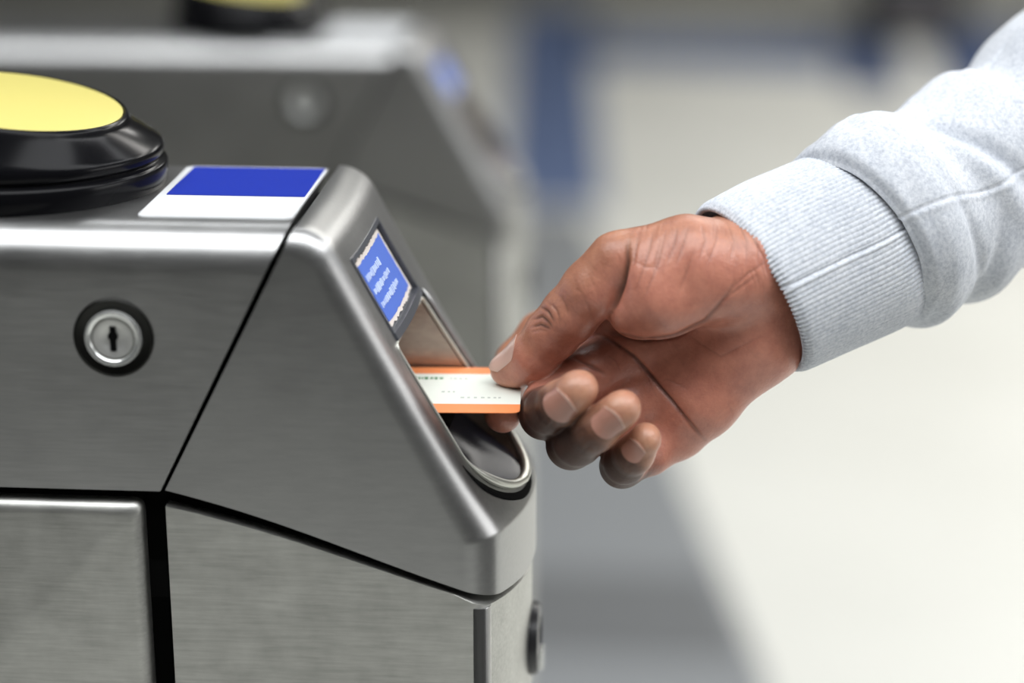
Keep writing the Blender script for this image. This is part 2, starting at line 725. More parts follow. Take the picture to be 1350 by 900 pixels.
# polished moulding up the near corner
mb = MB()
xc = LOW[0] + bul(YN + 0.0045) + 0.0006 - 0.0045
mb.lathe([(0.0046, 0.0), (0.0046, 0.9368), (0.0045, 0.9370)], (xc, YN + 0.0043, 0.0), (0, 0, 1), 40)
gpart(mb.build('corner_moulding', mat('polished_steel', (0.46, 0.46, 0.46), 0.24, 1.0), gate, True, 40, label='polished corner strip'))

# barrel lock
mb = MB()
mb.lathe([(0.0136, 0.0), (0.0146, 0.0004), (0.0142, 0.0007), (0.0134, -0.0004), (0.0124, -0.0030), (0.0108, -0.0045), (0.0060, -0.0045)], LOCK, (0, -1, 0), 64)
lock = gpart(mb.build('barrel_lock', mat('lock_dish', (0.03, 0.03, 0.028), 0.3, 0.9), gate, True, 60))
mb = MB()
mb.lathe([(0.0104, -0.006), (0.0104, 0.0012), (0.0100, 0.0020), (0.0088, 0.0021), (0.0080, 0.0014), (0.0078, 0.0000), (0.004, -0.0002)], LOCK, (0, -1, 0), 64)
mb.build('lock_ring', M_CHROME, lock, True, 50)
mb = MB()
mb.lathe([(0.0077, -0.004), (0.0077, 0.0004), (0.0072, 0.0010), (0.0045, 0.0010), (0.0043, 0.0008), (0.0010, 0.0008)], LOCK, (0, -1, 0), 64)
for a in (0.6, 2.5, 4.0, 5.4):
    c, s_ = cos(a), sin(a)
    mb.box((0.0040, -0.0011, -0.0003), (0.0070, 0.0002, 0.0003), 0,
           lambda x, y, z: (LOCK[0] + x * c - z * s_, LOCK[1] + y + 0.0004, LOCK[2] + x * s_ + z * c))
cyl = mb.build('lock_cylinder', mat('lock_face', (0.55, 0.55, 0.53), 0.4, 0.6), lock, True, 50)
mb = MB()
mb.lathe([(0.0018, -0.001), (0.0018, 0.0013)], LOCK + np.array([0, 0, 0.0008]), (0, -1, 0), 20)
mb.box((LOCK[0] - 0.0011, YN - 0.0012, LOCK[2] - 0.0046), (LOCK[0] + 0.0011, YN + 0.001, LOCK[2] + 0.0044))
mb.build('keyhole', M_GAP, lock, False)

# label on the top: blue beyond, white near
mb = MB()


def rrect(x0, x1, y0, y1, r, n=5):
    o = []
    for cx, cy, a0 in ((x1 - r, y1 - r, 0), (x0 + r, y1 - r, pi / 2), (x0 + r, y0 + r, pi), (x1 - r, y0 + r, 1.5 * pi)):
        for k in range(n + 1):
            o.append((cx + r * cos(a0 + pi / 2 * k / n), cy + r * sin(a0 + pi / 2 * k / n)))
    return o


def slab(mbx, out, z0, z1, mi=0):
    n = len(out)
    mbx.add([(x, y, z0) for x, y in out] + [(x, y, z1) for x, y in out],
            [tuple(range(n))[::-1], tuple(range(n, 2 * n))] + [(k, (k + 1) % n, n + (k + 1) % n, n + k) for k in range(n)], mi)


slab(mb, rrect(-0.1155, -0.0592, -0.0458, 0.0368, 0.004), ZT - 0.0002, ZT + 0.0004, 0)
slab(mb, rrect(-0.1125, -0.0602, -0.0125, 0.0350, 0.0008), ZT, ZT + 0.0006, 1)
gpart(mb.build('label', [M_WHITE, M_BLUE], gate, False, label='blue and white label'))

# card reader: tilted black pad holder with a yellow disc
RC = np.array([-0.1690, 0.000, ZT])
tl = radians(9)
ax = np.array([sin(tl), -sin(radians(1.5)), cos(tl)])
ax /= np.linalg.norm(ax)
DC = P(15, 131, 0.002)
prof = []


def ring(c, r, a, n=96):
    a = np.array(a) / np.linalg.norm(a)
    x = np.array([1, 0, 0]) - a * a[0]
    x /= np.linalg.norm(x)
    y = np.cross(a, x)
    return [np.array(c) + (x * cos(2 * pi * k / n) + y * sin(2 * pi * k / n)) * r for k in range(n)]


rows = []
zax = np.array([0, 0, 1.0])
B0 = np.array([DC[0] + 0.0025, 0.004, ZT])
for c, r, t in ((0.0, 0.0535, 0), (0.004, 0.0541, 0), (0.0078, 0.0541, 0), (0.0088, 0.0536, .0), (0.0094, 0.0524, .02), (0.0100, 0.0514, .04), (0.0106, 0.0512, .05),
                (0.0112, 0.0520, .08), (0.0130, 0.0526, .12), (0.0155, 0.0526, .2), (0.0175, 0.0520, .3), (0.0192, 0.0510, .4)):
    a = zax * (1 - t) + ax * t
    rows.append(ring(B0 + zax * c + np.array([sin(tl) * c * 0.25, 0, 0]), r, a))
dtop = DC - ax * 0.0004
for k, (hh, r) in enumerate(((-0.0030, 0.0452), (-0.0014, 0.0444), (-0.0006, 0.0438), (0.0003, 0.0432), (0.0004, 0.0424), (-0.0002, 0.0421), (-0.0006, 0.0418), (-0.0006, 0.001))):
    rows.append(ring(dtop + ax * hh, r, ax))
mb = MB()
strip(mb, rows)
mb.add(rows[0], [tuple(range(96))])
reader = gpart(mb.build('card_reader', M_BLACK, gate, True, 50))
mb = MB()
mb.lathe([(0.0416, -0.0008), (0.0416, 0.0002), (0.0410, 0.0004), (0.001, 0.0005)], dtop, ax, 96)
mb.build('reader_disc', M_YELLOW, reader, True, 50, label='yellow disc')

# black turn-lock on the end face
kz = 0.898
KC = np.array([LOW[0] + BULGE + 0.0004, YC, kz])
mb = MB()
mb.lathe([(0.0145, -0.001), (0.0147, 0.0012), (0.0140, 0.0030), (0.0095, 0.0036), (0.0088, 0.0022), (0.001, 0.0022)], KC, (1, 0, 0), 48)
knob = gpart(mb.build('turn_lock', mat('dark_rubber', (0.02, 0.02, 0.022), 0.35), gate, True, 40))
mb = MB()
mb.box((KC[0] + 0.001, KC[1] - 0.0045, kz - 0.012), (KC[0] + 0.0050, KC[1] + 0.0025, kz - 0.004))
mb.build('catch', M_CHROME, knob, False)
tag(gate, 'brushed steel ticket gate in front with the ticket in its slot', 'ticket gate')


for ch in gate.children:
    for o in [ch] + list(ch.children):
        o.data.transform(GI)
        o.matrix_parent_inverse.identity()
        o.data.update()


def copy_tree(o, parent=None):
    c = o.copy()
    COL.objects.link(c)
    if parent is not None:
        c.parent = parent
    for ch in list(o.children):
        copy_tree(ch, c)
    return c


gate2 = copy_tree(gate)
gate2.location = (gate.location[0] - 0.045, gate.location[1] + 0.65, 0)
gate2.scale = (1, 1, (ZT - 0.04) / ZT)
tag(gate2, 'blurred steel ticket gate standing behind the front one, beyond the walkway', 'ticket gate')

# ------------------------------------------------------------------ ticket
TC = np.array([-0.0218, -0.0160, 1.0056])
mb = MB()


def tk(x, y):
    """ticket plane: x along, y across; bends down towards the slot"""
    a = radians(3.0)
    z = 0.0
    xx = x + 0.0
    if xx < -0.006:
        z = -18.0 * (xx + 0.006) ** 2 * 0.35
    X = xx * cos(a) - y * sin(a)
    Y = xx * sin(a) + y * cos(a)
    return np.array([TC[0] + X, TC[1] + Y, TC[2] + z])


def tpatch(x0, x1, y0, y1, z0, z1, mi, nx=24, cr=0):
    v, f = [], []
    for z in (z0, z1):
        for i in range(nx + 1):
            for j in range(2):
                x = x0 + (x1 - x0) * i / nx
                v.append(tk(x, (y0, y1)[j]) + np.array([0, 0, z]))
    o = (nx + 1) * 2
    for i in range(nx):
        a = 2 * i
        f += [(a, a + 1, a + 3, a + 2), (o + a, o + a + 2, o + a + 3, o + a + 1), (a, a + 2, o + a + 2, o + a), (a + 1, o + a + 1, o + a + 3, a + 3)]
    f += [(0, o, o + 1, 1), (2 * nx, 2 * nx + 1, o + 2 * nx + 1, o + 2 * nx)]
    mb.add(v, f, mi)


TL, TWd = 0.0425, 0.0262
xr = TL - 0.003
tpatch(-TL, xr, -TWd, -TWd + 0.0095, -0.00013, 0.00013, 0)
tpatch(-TL, xr, TWd - 0.0080, TWd, -0.00013, 0.00013, 0)
tpatch(-TL, TL, -TWd + 0.0095, TWd - 0.0080, -0.00013, 0.00013, 1)
# rounded right-hand corners
for sgn, ya, mi in ((-1, -TWd, 0), (1, TWd, 0)):
    yb = ya - sgn * (0.0095 if sgn < 0 else 0.0080)
    pts = [(xr, yb), (TL, yb)] + [(xr + 0.003 * cos(a), ya - sgn * 0.003 + sgn * 0.003 * sin(a)) for a in np.linspace(0, pi / 2, 6)]
    n = len(pts)
    mb.add([tk(*p) - np.array([0, 0, 0.00013]) for p in pts] + [tk(*p) + np.array([0, 0, 0.00013]) for p in pts],
           [tuple(range(n)), tuple(range(2 * n - 1, n - 1, -1))] + [(k, (k + 1) % n, n + (k + 1) % n, n + k) for k in range(n)], mi)
R = random.Random(4)
x = -0.002
while x < 0.0115:
    w = R.uniform(0.0006, 0.0015)
    hh = R.uniform(0.0008, 0.0016)
    tpatch(x, x + w, 0.0128 - hh, 0.0128 + hh, 0.00014, 0.00018, 2, 1)
    x += w + R.uniform(0.0003, 0.0008)
for x0, n_, yy in ((0.0125, 3, -0.003), (0.020, 7, -0.0095), (0.015, 4, 0.0125)):
    x = x0
    for k in range(n_):
        w = R.uniform(0.0007, 0.0015)
        tpatch(x, x + w, yy - 0.0008, yy + 0.0008, 0.00014, 0.00017, 3, 1)
        x += w + R.uniform(0.0006, 0.0016)
ticket = mb.build('train_ticket', [M_ORANGE, M_CARD, M_INKG, M_INKL], None, False)
tag(ticket, 'cream paper ticket with orange bands pushed into the gate slot', 'ticket')

# ------------------------------------------------------------------ station floor and walls
FL = mat('floor_cream', (0.62, 0.61, 0.56), 0.42)
t = NT(FL)
c = t.ramp(t.noise(1.2, 4), [(0.35, (0.63, 0.63, 0.59)), (0.7, (0.70, 0.70, 0.66))])
t.l(c, t.b.inputs['Base Color'])
mb = MB()
mb.box((-6, -4, -0.1), (8, 14, 0))
fo = mb.build('floor', FL, None, False)
fo['kind'] = 'structure'
mb = MB()
mb.box((-6, -4, 3.1), (8, 14, 3.2))
o = mb.build('ceiling', mat('ceiling_grey', (0.35, 0.36, 0.37), 0.8), None, False)
o['kind'] = 'structure'
for nm, a, b, cc in (('wall_back', (-6, 14, 0), (8, 14.1, 3.1), (0.16, 0.165, 0.16)), ('wall_left', (-6.1, -4, 0), (-6, 14, 3.1), (0.3, 0.3, 0.3)),
                     ('wall_right', (8, -4, 0), (8.1, 14, 3.1), (0.6, 0.6, 0.57)), ('wall_front', (-6, -2.7, 0), (8, -2.6, 3.1), (0.045, 0.045, 0.042))):
    mb = MB()
    mb.box(a, b)
    o = mb.build(nm, mat(nm + '_paint', cc, 0.7), None, False)
    o['kind'] = 'structure'


def mat_sheet(name, pts, m, label, cat, z=0.004, group=None, parent=None):
    n = len(pts)
    mb = MB()
    mb.add([(x, y, 0.0) for x, y in pts] + [(x, y, z) for x, y in pts],
           [tuple(range(n))[::-1], tuple(range(n, 2 * n))] + [(k, (k + 1) % n, n + (k + 1) % n, n + k) for k in range(n)])
    o = mb.build(name, m, parent, False)
    return tag(o, label, cat, group)


M_FB = mat('floor_blue', (0.095, 0.135, 0.25), 0.6)
M_FN = mat('floor_navy', (0.035, 0.06, 0.14), 0.6)
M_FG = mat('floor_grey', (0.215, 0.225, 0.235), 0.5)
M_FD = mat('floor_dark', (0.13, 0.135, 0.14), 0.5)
M_FK = mat('floor_khaki', (0.27, 0.27, 0.245), 0.7)
mat_sheet('grey_floor_area', [(-1.2, 1.2), (0.23, 1.2), (0.235, 1.72), (0.13, 2.42), (-0.11, 4.33), (-1.2, 4.33)], M_FG, 'long grey floor area between the ticket gates and the cream floor', 'flat sheet')  # flat grey area over part of the cream floor
mat_sheet('floor_strip', [(-1.2, 1.78), (0.21, 1.78), (0.165, 2.05), (-1.2, 2.05)], M_FD, 'dark grey strip across the grey floor area', 'floor strip', 0.007)  # darker strip over the grey area
mat_sheet('floor_strip', [(-0.32, 4.4), (-0.06, 4.4), (-0.17, 6.6), (-0.20, 7.9), (-0.55, 7.9)], M_FB, 'blue floor strip running away beside the far gate', 'floor strip', 0.005)
mat_sheet('floor_strip', [(-0.20, 6.62), (0.70, 6.50), (0.76, 7.3), (-0.23, 7.3)], M_FB, 'blue floor strip crossing at the far edge of the cream floor', 'floor strip', 0.005)
mat_sheet('floor_strip', [(0.72, 6.1), (0.93, 6.1), (1.00, 7.6), (0.76, 7.6)], M_FN, 'dark blue floor patch left of the pale gap and the suitcase', 'floor strip', 0.006)
mat_sheet('floor_strip', [(1.06, 5.7), (2.3, 5.7), (2.3, 7.6), (1.16, 7.6)], M_FN, 'dark blue floor patch at the right, behind the sleeve', 'floor strip', 0.006)
mat_sheet('reflection_dark_sheet', [(1.3, -2.4), (5.5, -2.4), (5.5, 0.25), (1.3, 0.35)], M_GAP, 'unseen black sheet added to darken the reflection in the gate corner', 'flat sheet')  # unseen sheet added to darken what the steel corner reflects
mat_sheet('far_carpet', [(-5.9, 7.6), (7.9, 7.6), (7.9, 13.9), (-5.9, 13.9)], M_FK, 'grey brown carpet area beyond the blue strips', 'carpet', 0.003)
# suitcase standing far off at the top right
def rbox(mbx, a, b, rad, mi=0, n=5, fn=None):
    out = rrect(a[0], b[0], a[2], b[2], rad, n)
    m = len(out)
    e = rad * 0.35
    lo = [(x, a[1] + e, z) for x, z in out]
    ca, cz = (a[0] + b[0]) / 2, (a[2] + b[2]) / 2
    f0 = [(ca + (x - ca) * (1 - e * 2 / (b[0] - a[0])), a[1], cz + (z - cz) * (1 - e * 2 / (b[2] - a[2]))) for x, z in out]
    hi = [(x, b[1] - e, z) for x, z in out]
    f1 = [(p[0], b[1], p[2]) for p in f0]
    mbx.add(f0 + lo + hi + f1, [tuple(range(m)), tuple(range(4 * m - 1, 3 * m - 1, -1))] +
            [(r_ * m + k, r_ * m + (k + 1) % m, (r_ + 1) * m + (k + 1) % m, (r_ + 1) * m + k) for r_ in range(3) for k in range(m)], mi)


case = empty('suitcase', (1.06, 7.2, 0))
M_CASE = mat('case_black', (0.012, 0.012, 0.014), 0.6)
mb = MB()
rbox(mb, (-0.19, -0.13, 0.05), (0.19, 0.13, 0.60), 0.05)
rbox(mb, (-0.15, -0.15, 0.30), (0.15, -0.13, 0.55), 0.03)
mb.build('shell', M_CASE, case)
mb = MB()
rbox(mb, (-0.06, -0.150, 0.10), (0.07, -0.131, 0.25), 0.02)
mb.build('front_pocket', mat('case_grey', (0.16, 0.15, 0.16), 0.7), case)
for x_ in (-0.14, 0.14):
    for y_ in (-0.09, 0.09):
        mb = MB()
        mb.lathe([(0.012, -0.012), (0.025, -0.010), (0.0275, 0), (0.025, 0.010), (0.012, 0.012)], (x_, y_, 0.0275), (1, 0, 0), 20)
        mb.box((x_ - 0.014, y_ - 0.010, 0.030), (x_ + 0.014, y_ + 0.010, 0.056))
        mb.build('wheel', M_CASE, case)
mb = MB()
for x_ in (-0.09, 0.09):
    mb.box((x_ - 0.008, 0.08, 0.59), (x_ + 0.008, 0.10, 0.98))
mb.box((-0.10, 0.075, 0.97), (0.10, 0.105, 1.0))
mb.build('pull_handle', M_CASE, case)
tag(case, 'black suitcase far off at the top right above the sleeve', 'suitcase')
# the far gate carries a plain white label
for ch in gate2.children:
    if ch.name.startswith('label'):
        ch.data = ch.data.copy()
        ch.data.materials[1] = M_WHITE
        ch['label'] = 'white label'

# ------------------------------------------------------------------ the person's hand, one continuous surface
# joints: measured photo position, depth, radius (mm) -> real points in space
GV = 0.00055


class Field:
    def __init__(s, lo, hi):
        s.lo = np.array(lo)
        s.n = [int((hi[i] - lo[i]) / GV) + 1 for i in range(3)]
        s.ax = [lo[i] + GV * np.arange(s.n[i]) for i in range(3)]

    def new(s):
        return np.full(s.n, 0.03, np.float32)

    def sub(s, a, b, m):
        i0 = [max(0, int((min(a[i], b[i]) - m - s.lo[i]) / GV)) for i in range(3)]
        i1 = [min(s.n[i], int((max(a[i], b[i]) + m - s.lo[i]) / GV) + 2) for i in range(3)]
        sl = tuple(slice(i0[i], i1[i]) for i in range(3))
        if any(i1[i] <= i0[i] for i in range(3)):
            return None, None
        g = np.meshgrid(*[s.ax[i][sl[i]].astype(np.float32) for i in range(3)], indexing='ij')
        return sl, g


def smin(a, b, k):
    h = np.maximum(k - np.abs(a - b), 0) / k
    return np.minimum(a, b) - h * h * k * 0.25


def dcap(g, a, b, ra, rb, flat=None):
    """tapered capsule; flat = (axis, ratio) widens it across the axis"""
    p = [g[i] - a[i] for i in range(3)]
    ba = b - a
    t = np.clip((p[0] * ba[0] + p[1] * ba[1] + p[2] * ba[2]) / max(float(ba @ ba), 1e-12), 0, 1)
    q = [p[i] - t * ba[i] for i in range(3)]
    r = ra + (rb - ra) * t
    if flat is not None:
        fa, k = flat
        c = q[0] * fa[0] + q[1] * fa[1] + q[2] * fa[2]
        d2 = q[0] ** 2 + q[1] ** 2 + q[2] ** 2 - c * c + (c * k) ** 2
        return np.sqrt(d2) - r
    return np.sqrt(q[0] ** 2 + q[1] ** 2 + q[2] ** 2) - r


YO = -0.0160
F0 = Field((0.000, -0.078, 0.940), (0.178, 0.072, 1.116))
VIEW = -CF


def J(px, py, y, r):
    return (P(px, py, y / 1000.0 + YO), r / 1000.0)


def chain(js, k, base=None):
    """smooth union of tapered capsules through the joints"""
    d = F0.new() if base is None else base
    for (a, ra), (b, rb) in zip(js[:-1], js[1:]):
        sl, g = F0.sub(a, b, max(ra, rb) + 0.012)
        if sl is None:
            continue
        d[sl] = smin(d[sl], dcap(g, a, b, ra, rb), k)
    return d


FING = {
    'index': [J(797, 410, 20, 10.5), J(748, 424, 34, 9.4), J(713, 440, 42, 8.7), J(681, 476, 38, 8.0), J(664, 515, 24, 7.2), J(663, 546, -4, 7.0)],
    'middle': [J(832, 458, 12, 11.0), J(770, 500, 6, 10.2), J(718, 546, -9, 9.2), J(724, 540, -24, 8.6), J(740, 531, -33, 8.0), J(759, 515, -36, 7.1)],
    'ring': [J(864, 518, 10, 10.2), J(805, 555, 2, 9.2), J(753, 586, -11, 9.0), J(762, 582, -25, 8.6), J(785, 566, -35, 7.9), J(817, 541, -38, 6.8)],
    'little': [J(897, 566, 8, 9.6), J(856, 596, 0, 8.4), J(820, 614, -11, 8.0), J(824, 609, -22, 7.6), J(836, 598, -30, 7.0), J(850, 580, -33, 5.9)],
}
THUMB = [J(812, 342, -6, 10.4), J(780, 382, -6, 11.0), J(751, 415, -4, 10.4), J(728, 440, -1, 9.9), J(703, 467, 3, 8.7), J(668, 487, 8, 6.4)]

# palm: wrist, metacarpals, ball of the thumb, heel of the hand
palm = F0.new()
K = 0.010


def add(f, a, b, k=K, flat=None):
    sl, g = F0.sub(a[0], b[0], max(a[1], b[1]) * 1.6 + 0.014)
    if sl is not None:
        f[sl] = smin(f[sl], dcap(g, a[0], b[0], a[1], b[1], flat), k)


wr = J(1003, 386, 18, 20)
add(palm, J(978, 345, 14, 19.5), J(1075, 292, 33, 20))
add(palm, J(1000, 440, 14, 17.5), J(1100, 385, 36, 21))
add(palm, J(990, 390, 12, 19), J(1090, 340, 34, 20))
add(palm, J(975, 350, 16, 15), J(800, 395, 18, 10.5))
add(palm, J(980, 385, 15, 14), J(838, 455, 12, 11))
add(palm, J(985, 420, 14, 14), J(868, 512, 10, 11))
add(palm, J(990, 455, 10, 15.5), J(925, 528, 6, 13.5))
add(palm, J(925, 528, 6, 13.0), J(893, 566, 7, 11.0), 0.006)
add(palm, J(880, 440, 20, 12), J(900, 510, 16, 12))
add(palm, J(975, 350, 2, 17), J(905, 332, -2, 12.5), 0.008)
add(palm, J(905, 332, -2, 12.5), J(828, 340, -4, 10.8), 0.006)
add(palm, J(945, 372, -4, 14), J(868, 392, -9, 14.5), 0.007)
add(palm, J(868, 392, -9, 14), J(838, 408, -8, 10.5), 0.006)
add(palm, J(905, 350, -6, 14), J(860, 360, -8, 12), 0.006)
# finger bases
for nm in ('index', 'middle', 'ring', 'little'):
    f = FING[nm]
    add(palm, f[0], f[1], 0.0045)
add(palm, J(815, 430, 20, 11), J(752, 470, 26, 10), 0.005)
hand = palm
for nm in ('index', 'middle', 'ring', 'little'):
    f = chain(FING[nm], 0.0025)
    if nm == 'little':
        pass
    hand = smin(hand, f, 0.0010)
th = F0.new()
for i in range(len(THUMB) - 1):
    add(th, THUMB[i], THUMB[i + 1], 0.003)
# pulp of the thumb
add(th, J(704, 471, 0, 8.2), J(684, 489, 5, 6.2), 0.004)
add(hand, J(775, 492, 4, 9.0), J(719, 528, -4, 8.4), 0.003)
hand = smin(hand, th, 0.0016)
# fingertip pulps
for (a, b) in ((J(755, 521, -36, 6.5), J(766, 511, -35, 6.1)), (J(812, 546, -37, 6.2), J(823, 536, -37, 5.9)), (J(846, 583, -31, 5.0), J(851, 575, -31, 4.8))):
    add(hand, a, b, 0.002)

HAND = hand


def sample(f, p):
    q = (np.asarray(p) - F0.lo) / GV
    n = np.array(F0.n)
    q = np.clip(q, 0, n - 1.001)
    i = q.astype(int)
    t = q - i
    r = 0
    for dx in (0, 1):
        for dy in (0, 1):
            for dz in (0, 1):
                w = (t[..., 0] if dx else 1 - t[..., 0]) * (t[..., 1] if dy else 1 - t[..., 1]) * (t[..., 2] if dz else 1 - t[..., 2])
                r = r + w * f[i[..., 0] + dx, i[..., 1] + dy, i[..., 2] + dz]
    return r


def grad(f, p, e=0.0006):
    g = np.stack([sample(f, p + np.eye(3)[k] * e) - sample(f, p - np.eye(3)[k] * e) for k in range(3)], -1)
    return g / np.maximum(np.linalg.norm(g, axis=-1, keepdims=True), 1e-9)


def surface_nets(d):
    nx, ny, nz = d.shape
    s = d < 0
    c = [s[i:nx - 1 + i, j:ny - 1 + j, k:nz - 1 + k] for i in (0, 1) for j in (0, 1) for k in (0, 1)]
    cnt = sum(x.astype(np.int8) for x in c)
    act = (cnt > 0) & (cnt < 8)
    idx = -np.ones(act.shape, np.int64)
    cells = np.argwhere(act)
    idx[act] = np.arange(len(cells))
    acc = np.zeros((len(cells), 3))
    num = np.zeros(len(cells))
    cor = [(i, j, k) for i in (0, 1) for j in (0, 1) for k in (0, 1)]
    for a in cor:
        for ax in range(3):
            if a[ax] == 0:
                b = list(a)
                b[ax] = 1
                va = d[cells[:, 0] + a[0], cells[:, 1] + a[1], cells[:, 2] + a[2]]
                vb = d[cells[:, 0] + b[0], cells[:, 1] + b[1], cells[:, 2] + b[2]]
                m = (va < 0) != (vb < 0)
                t = np.where(m, va / np.where(m, va - vb, 1), 0)
                pt = np.tile(np.array(a, float), (len(cells), 1))
                pt[:, ax] = t
                acc[m] += pt[m]
                num[m] += 1
    v = F0.lo + (cells + acc / num[:, None]) * GV
    quads = []
    for ax in range(3):
        sh = [slice(0, n) for n in d.shape]
        a = [slice(1, n - 1) for n in d.shape]
        a[ax] = slice(0, d.shape[ax] - 1)
        b = list(a)
        b[ax] = slice(1, d.shape[ax])
        m = s[tuple(a)] != s[tuple(b)]
        e = np.argwhere(m)
        off = np.array([1, 1, 1])
        off[ax] = 0
        e = e + off
        u, w = [i for i in range(3) if i != ax]
        q = []
        for du, dw in ((0, 0), (-1, 0), (-1, -1), (0, -1)):
            f = e.copy()
            f[:, u] += du
            f[:, w] += dw
            q.append(idx[f[:, 0], f[:, 1], f[:, 2]])
        q = np.stack(q, 1)
        inside = s[e[:, 0], e[:, 1], e[:, 2]]
        flip = inside if ax != 1 else ~inside
        q[flip] = q[flip][:, ::-1]
        quads.append(q)
    return v, np.concatenate(quads)


hv, hq = surface_nets(HAND)
for _ in range(2):
    g = grad(HAND, hv)
    hv = hv - g * sample(HAND, hv)[:, None]
hn = grad(HAND, hv, 0.0009)
hd = hv - CP
hw_ = hd @ CF
HPX = np.stack([675 + FOC * (hd @ CR) / hw_, 450 - FOC * (hd @ CU) / hw_], 1)
facing = np.clip((-(hd / np.linalg.norm(hd, axis=1)[:, None]) * hn).sum(1), 0, 1)


def seg_dist(pts, q):
    """distance (photo px) to a polyline and the parameter along it"""
    best = np.full(len(q), 1e9)
    par = np.zeros(len(q))
    L = [0]
    for a, b in zip(pts[:-1], pts[1:]):
        L.append(L[-1] + math.dist(a, b))
    for i, (a, b) in enumerate(zip(pts[:-1], pts[1:])):
        a, b = np.array(a, float), np.array(b, float)
        t = np.clip(((q - a) @ (b - a)) / ((b - a) @ (b - a)), 0, 1)
        d = np.linalg.norm(q - (a + t[:, None] * (b - a)), axis=1)
        m = d < best
        best[m] = d[m]
        par[m] = (L[i] + t[m] * (L[i + 1] - L[i])) / L[-1]
    return best, par


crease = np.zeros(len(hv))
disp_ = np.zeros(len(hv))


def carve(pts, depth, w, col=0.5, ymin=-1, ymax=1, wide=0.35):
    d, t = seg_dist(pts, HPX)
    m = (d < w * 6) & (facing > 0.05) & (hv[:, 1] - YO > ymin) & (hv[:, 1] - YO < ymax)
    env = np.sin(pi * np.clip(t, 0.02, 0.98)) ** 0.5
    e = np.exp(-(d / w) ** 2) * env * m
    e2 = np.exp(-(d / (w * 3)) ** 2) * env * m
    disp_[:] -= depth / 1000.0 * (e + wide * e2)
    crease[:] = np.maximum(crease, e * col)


FRONT = 0.030
# palm creases
carve([(786, 440), (806, 448), (836, 470), (866, 505), (898, 545), (929, 580)], 1.2, 2.6, 0.9, -0.022, FRONT)
carve([(800, 436), (850, 449), (890, 444), (930, 424), (962, 385), (968, 372)], 0.7, 2.6, 0.7, -0.03, FRONT)
carve([(755, 470), (790, 488), (800, 494)], 0.5, 2.4, 0.6, -0.02, FRONT)
# fold between thumb and its ball
carve([(828, 318), (827, 345), (820, 375), (812, 398), (806, 412)], 1.7, 2.6, 1.0, -0.05, FRONT)
# thin wrinkles over the ball of the thumb
WR = [[(842, 306), (838, 330), (834, 352)], [(862, 300), (856, 330), (842, 370), (838, 384)], [(878, 304), (868, 345), (852, 385), (846, 396)],
      [(893, 300), (888, 325), (880, 345)], [(908, 298), (898, 330), (890, 350)], [(925, 296), (930, 318), (922, 345)],
      [(946, 292), (944, 320), (932, 352)], [(958, 290), (968, 318), (962, 345)], [(972, 290), (985, 318), (984, 350)],
      [(985, 300), (1000, 325), (1000, 350)], [(995, 318), (1008, 340), (1012, 362)], [(960, 385), (985, 362), (1012, 345)],
      [(955, 395), (975, 380), (1000, 362)], [(870, 315), (865, 340), (860, 360)], [(915, 330), (905, 360), (895, 385)]]
for i, w in enumerate(WR):
    carve(w, 0.34, 1.3, 0.45 if i < 5 else 0.32, -0.05, 0.03, 0.35)
R = random.Random(21)
for k in range(70):
    # short skin lines running over the ball of the thumb and the wrist
    x0 = R.uniform(835, 1015)
    y0 = R.uniform(286, 352) + max(0, (x0 - 950)) * 0.35
    ln = R.uniform(10, 34)
    a = radians(R.gauss(105 - (x0 - 840) * 0.18, 9))
    x1, y1 = x0 + ln * cos(a), y0 + ln * sin(a)
    carve([(x0, y0), ((x0 + x1) / 2 + R.uniform(-1.5, 1.5), (y0 + y1) / 2), (x1, y1)], R.uniform(0.05, 0.13), 1.0, 0.12, -0.05, 0.03, 0.3)
for k in range(46):
    x0, y0 = R.uniform(850, 1000), R.uniform(430, 560)
    ln = R.uniform(14, 40)
    a = radians(R.choice((R.gauss(48, 12), R.gauss(140, 14))))
    carve([(x0, y0), (x0 + ln * cos(a), y0 + ln * sin(a))], R.uniform(0.03, 0.07), 1.1, 0.08, -0.03, 0.03, 0.3)
for k in range(60):
    t_ = R.random()
    cx, cy = 700 + t_ * 95, 425 - t_ * 95
    x0, y0 = cx + R.uniform(-4, 26), cy + R.uniform(-10, 20)
    ln = R.uniform(7, 20)
    a = radians(R.gauss(62, 22))
    carve([(x0, y0), (x0 + ln * cos(a), y0 + ln * sin(a))], R.uniform(0.03, 0.09), 0.9, 0.14, -0.05, 0.03, 0.3)
for pts in ([(716, 560), (724, 549), (733, 546)], [(722, 566), (731, 555), (740, 552)], [(762, 588), (770, 578), (778, 576)], [(768, 596), (777, 586), (786, 584)],
            [(826, 618), (833, 610), (840, 608)], [(800, 468), (812, 476), (818, 490)], [(905, 556), (914, 566), (924, 570)], [(905, 440), (950, 470), (1010, 440)],
            [(838, 345), (850, 352), (866, 352)], [(866, 505), (880, 500), (905, 512)]):
    carve(pts, 0.16, 1.3, 0.25, -0.06, 0.03, 0.4)
# knuckle wrinkles on the thumb
KN = [[(702, 421), (714, 417), (722, 424), (728, 432)], [(700, 431), (712, 428), (726, 434)], [(712, 404), (722, 410), (730, 424)],
      [(698, 438), (712, 434), (724, 437)], [(720, 396), (733, 408), (740, 425)], [(738, 390), (746, 402), (750, 418)], [(728, 400), (736, 414), (738, 430)]]
for i, w in enumerate(KN):
    carve(w, 0.5 if i < 3 else 0.2, 1.6 if i < 3 else 1.2, 0.9 if i < 3 else 0.4, -0.05, 0.03, 0.4)
carve([(752, 372), (764, 384), (776, 405), (782, 425)], 0.15, 2.0, 0.2)
carve([(706, 556), (716, 548), (722, 552)], 0.15, 1.2, 0.2)
carve([(760, 572), (768, 566), (772, 574)], 0.2, 1.2, 0.2)
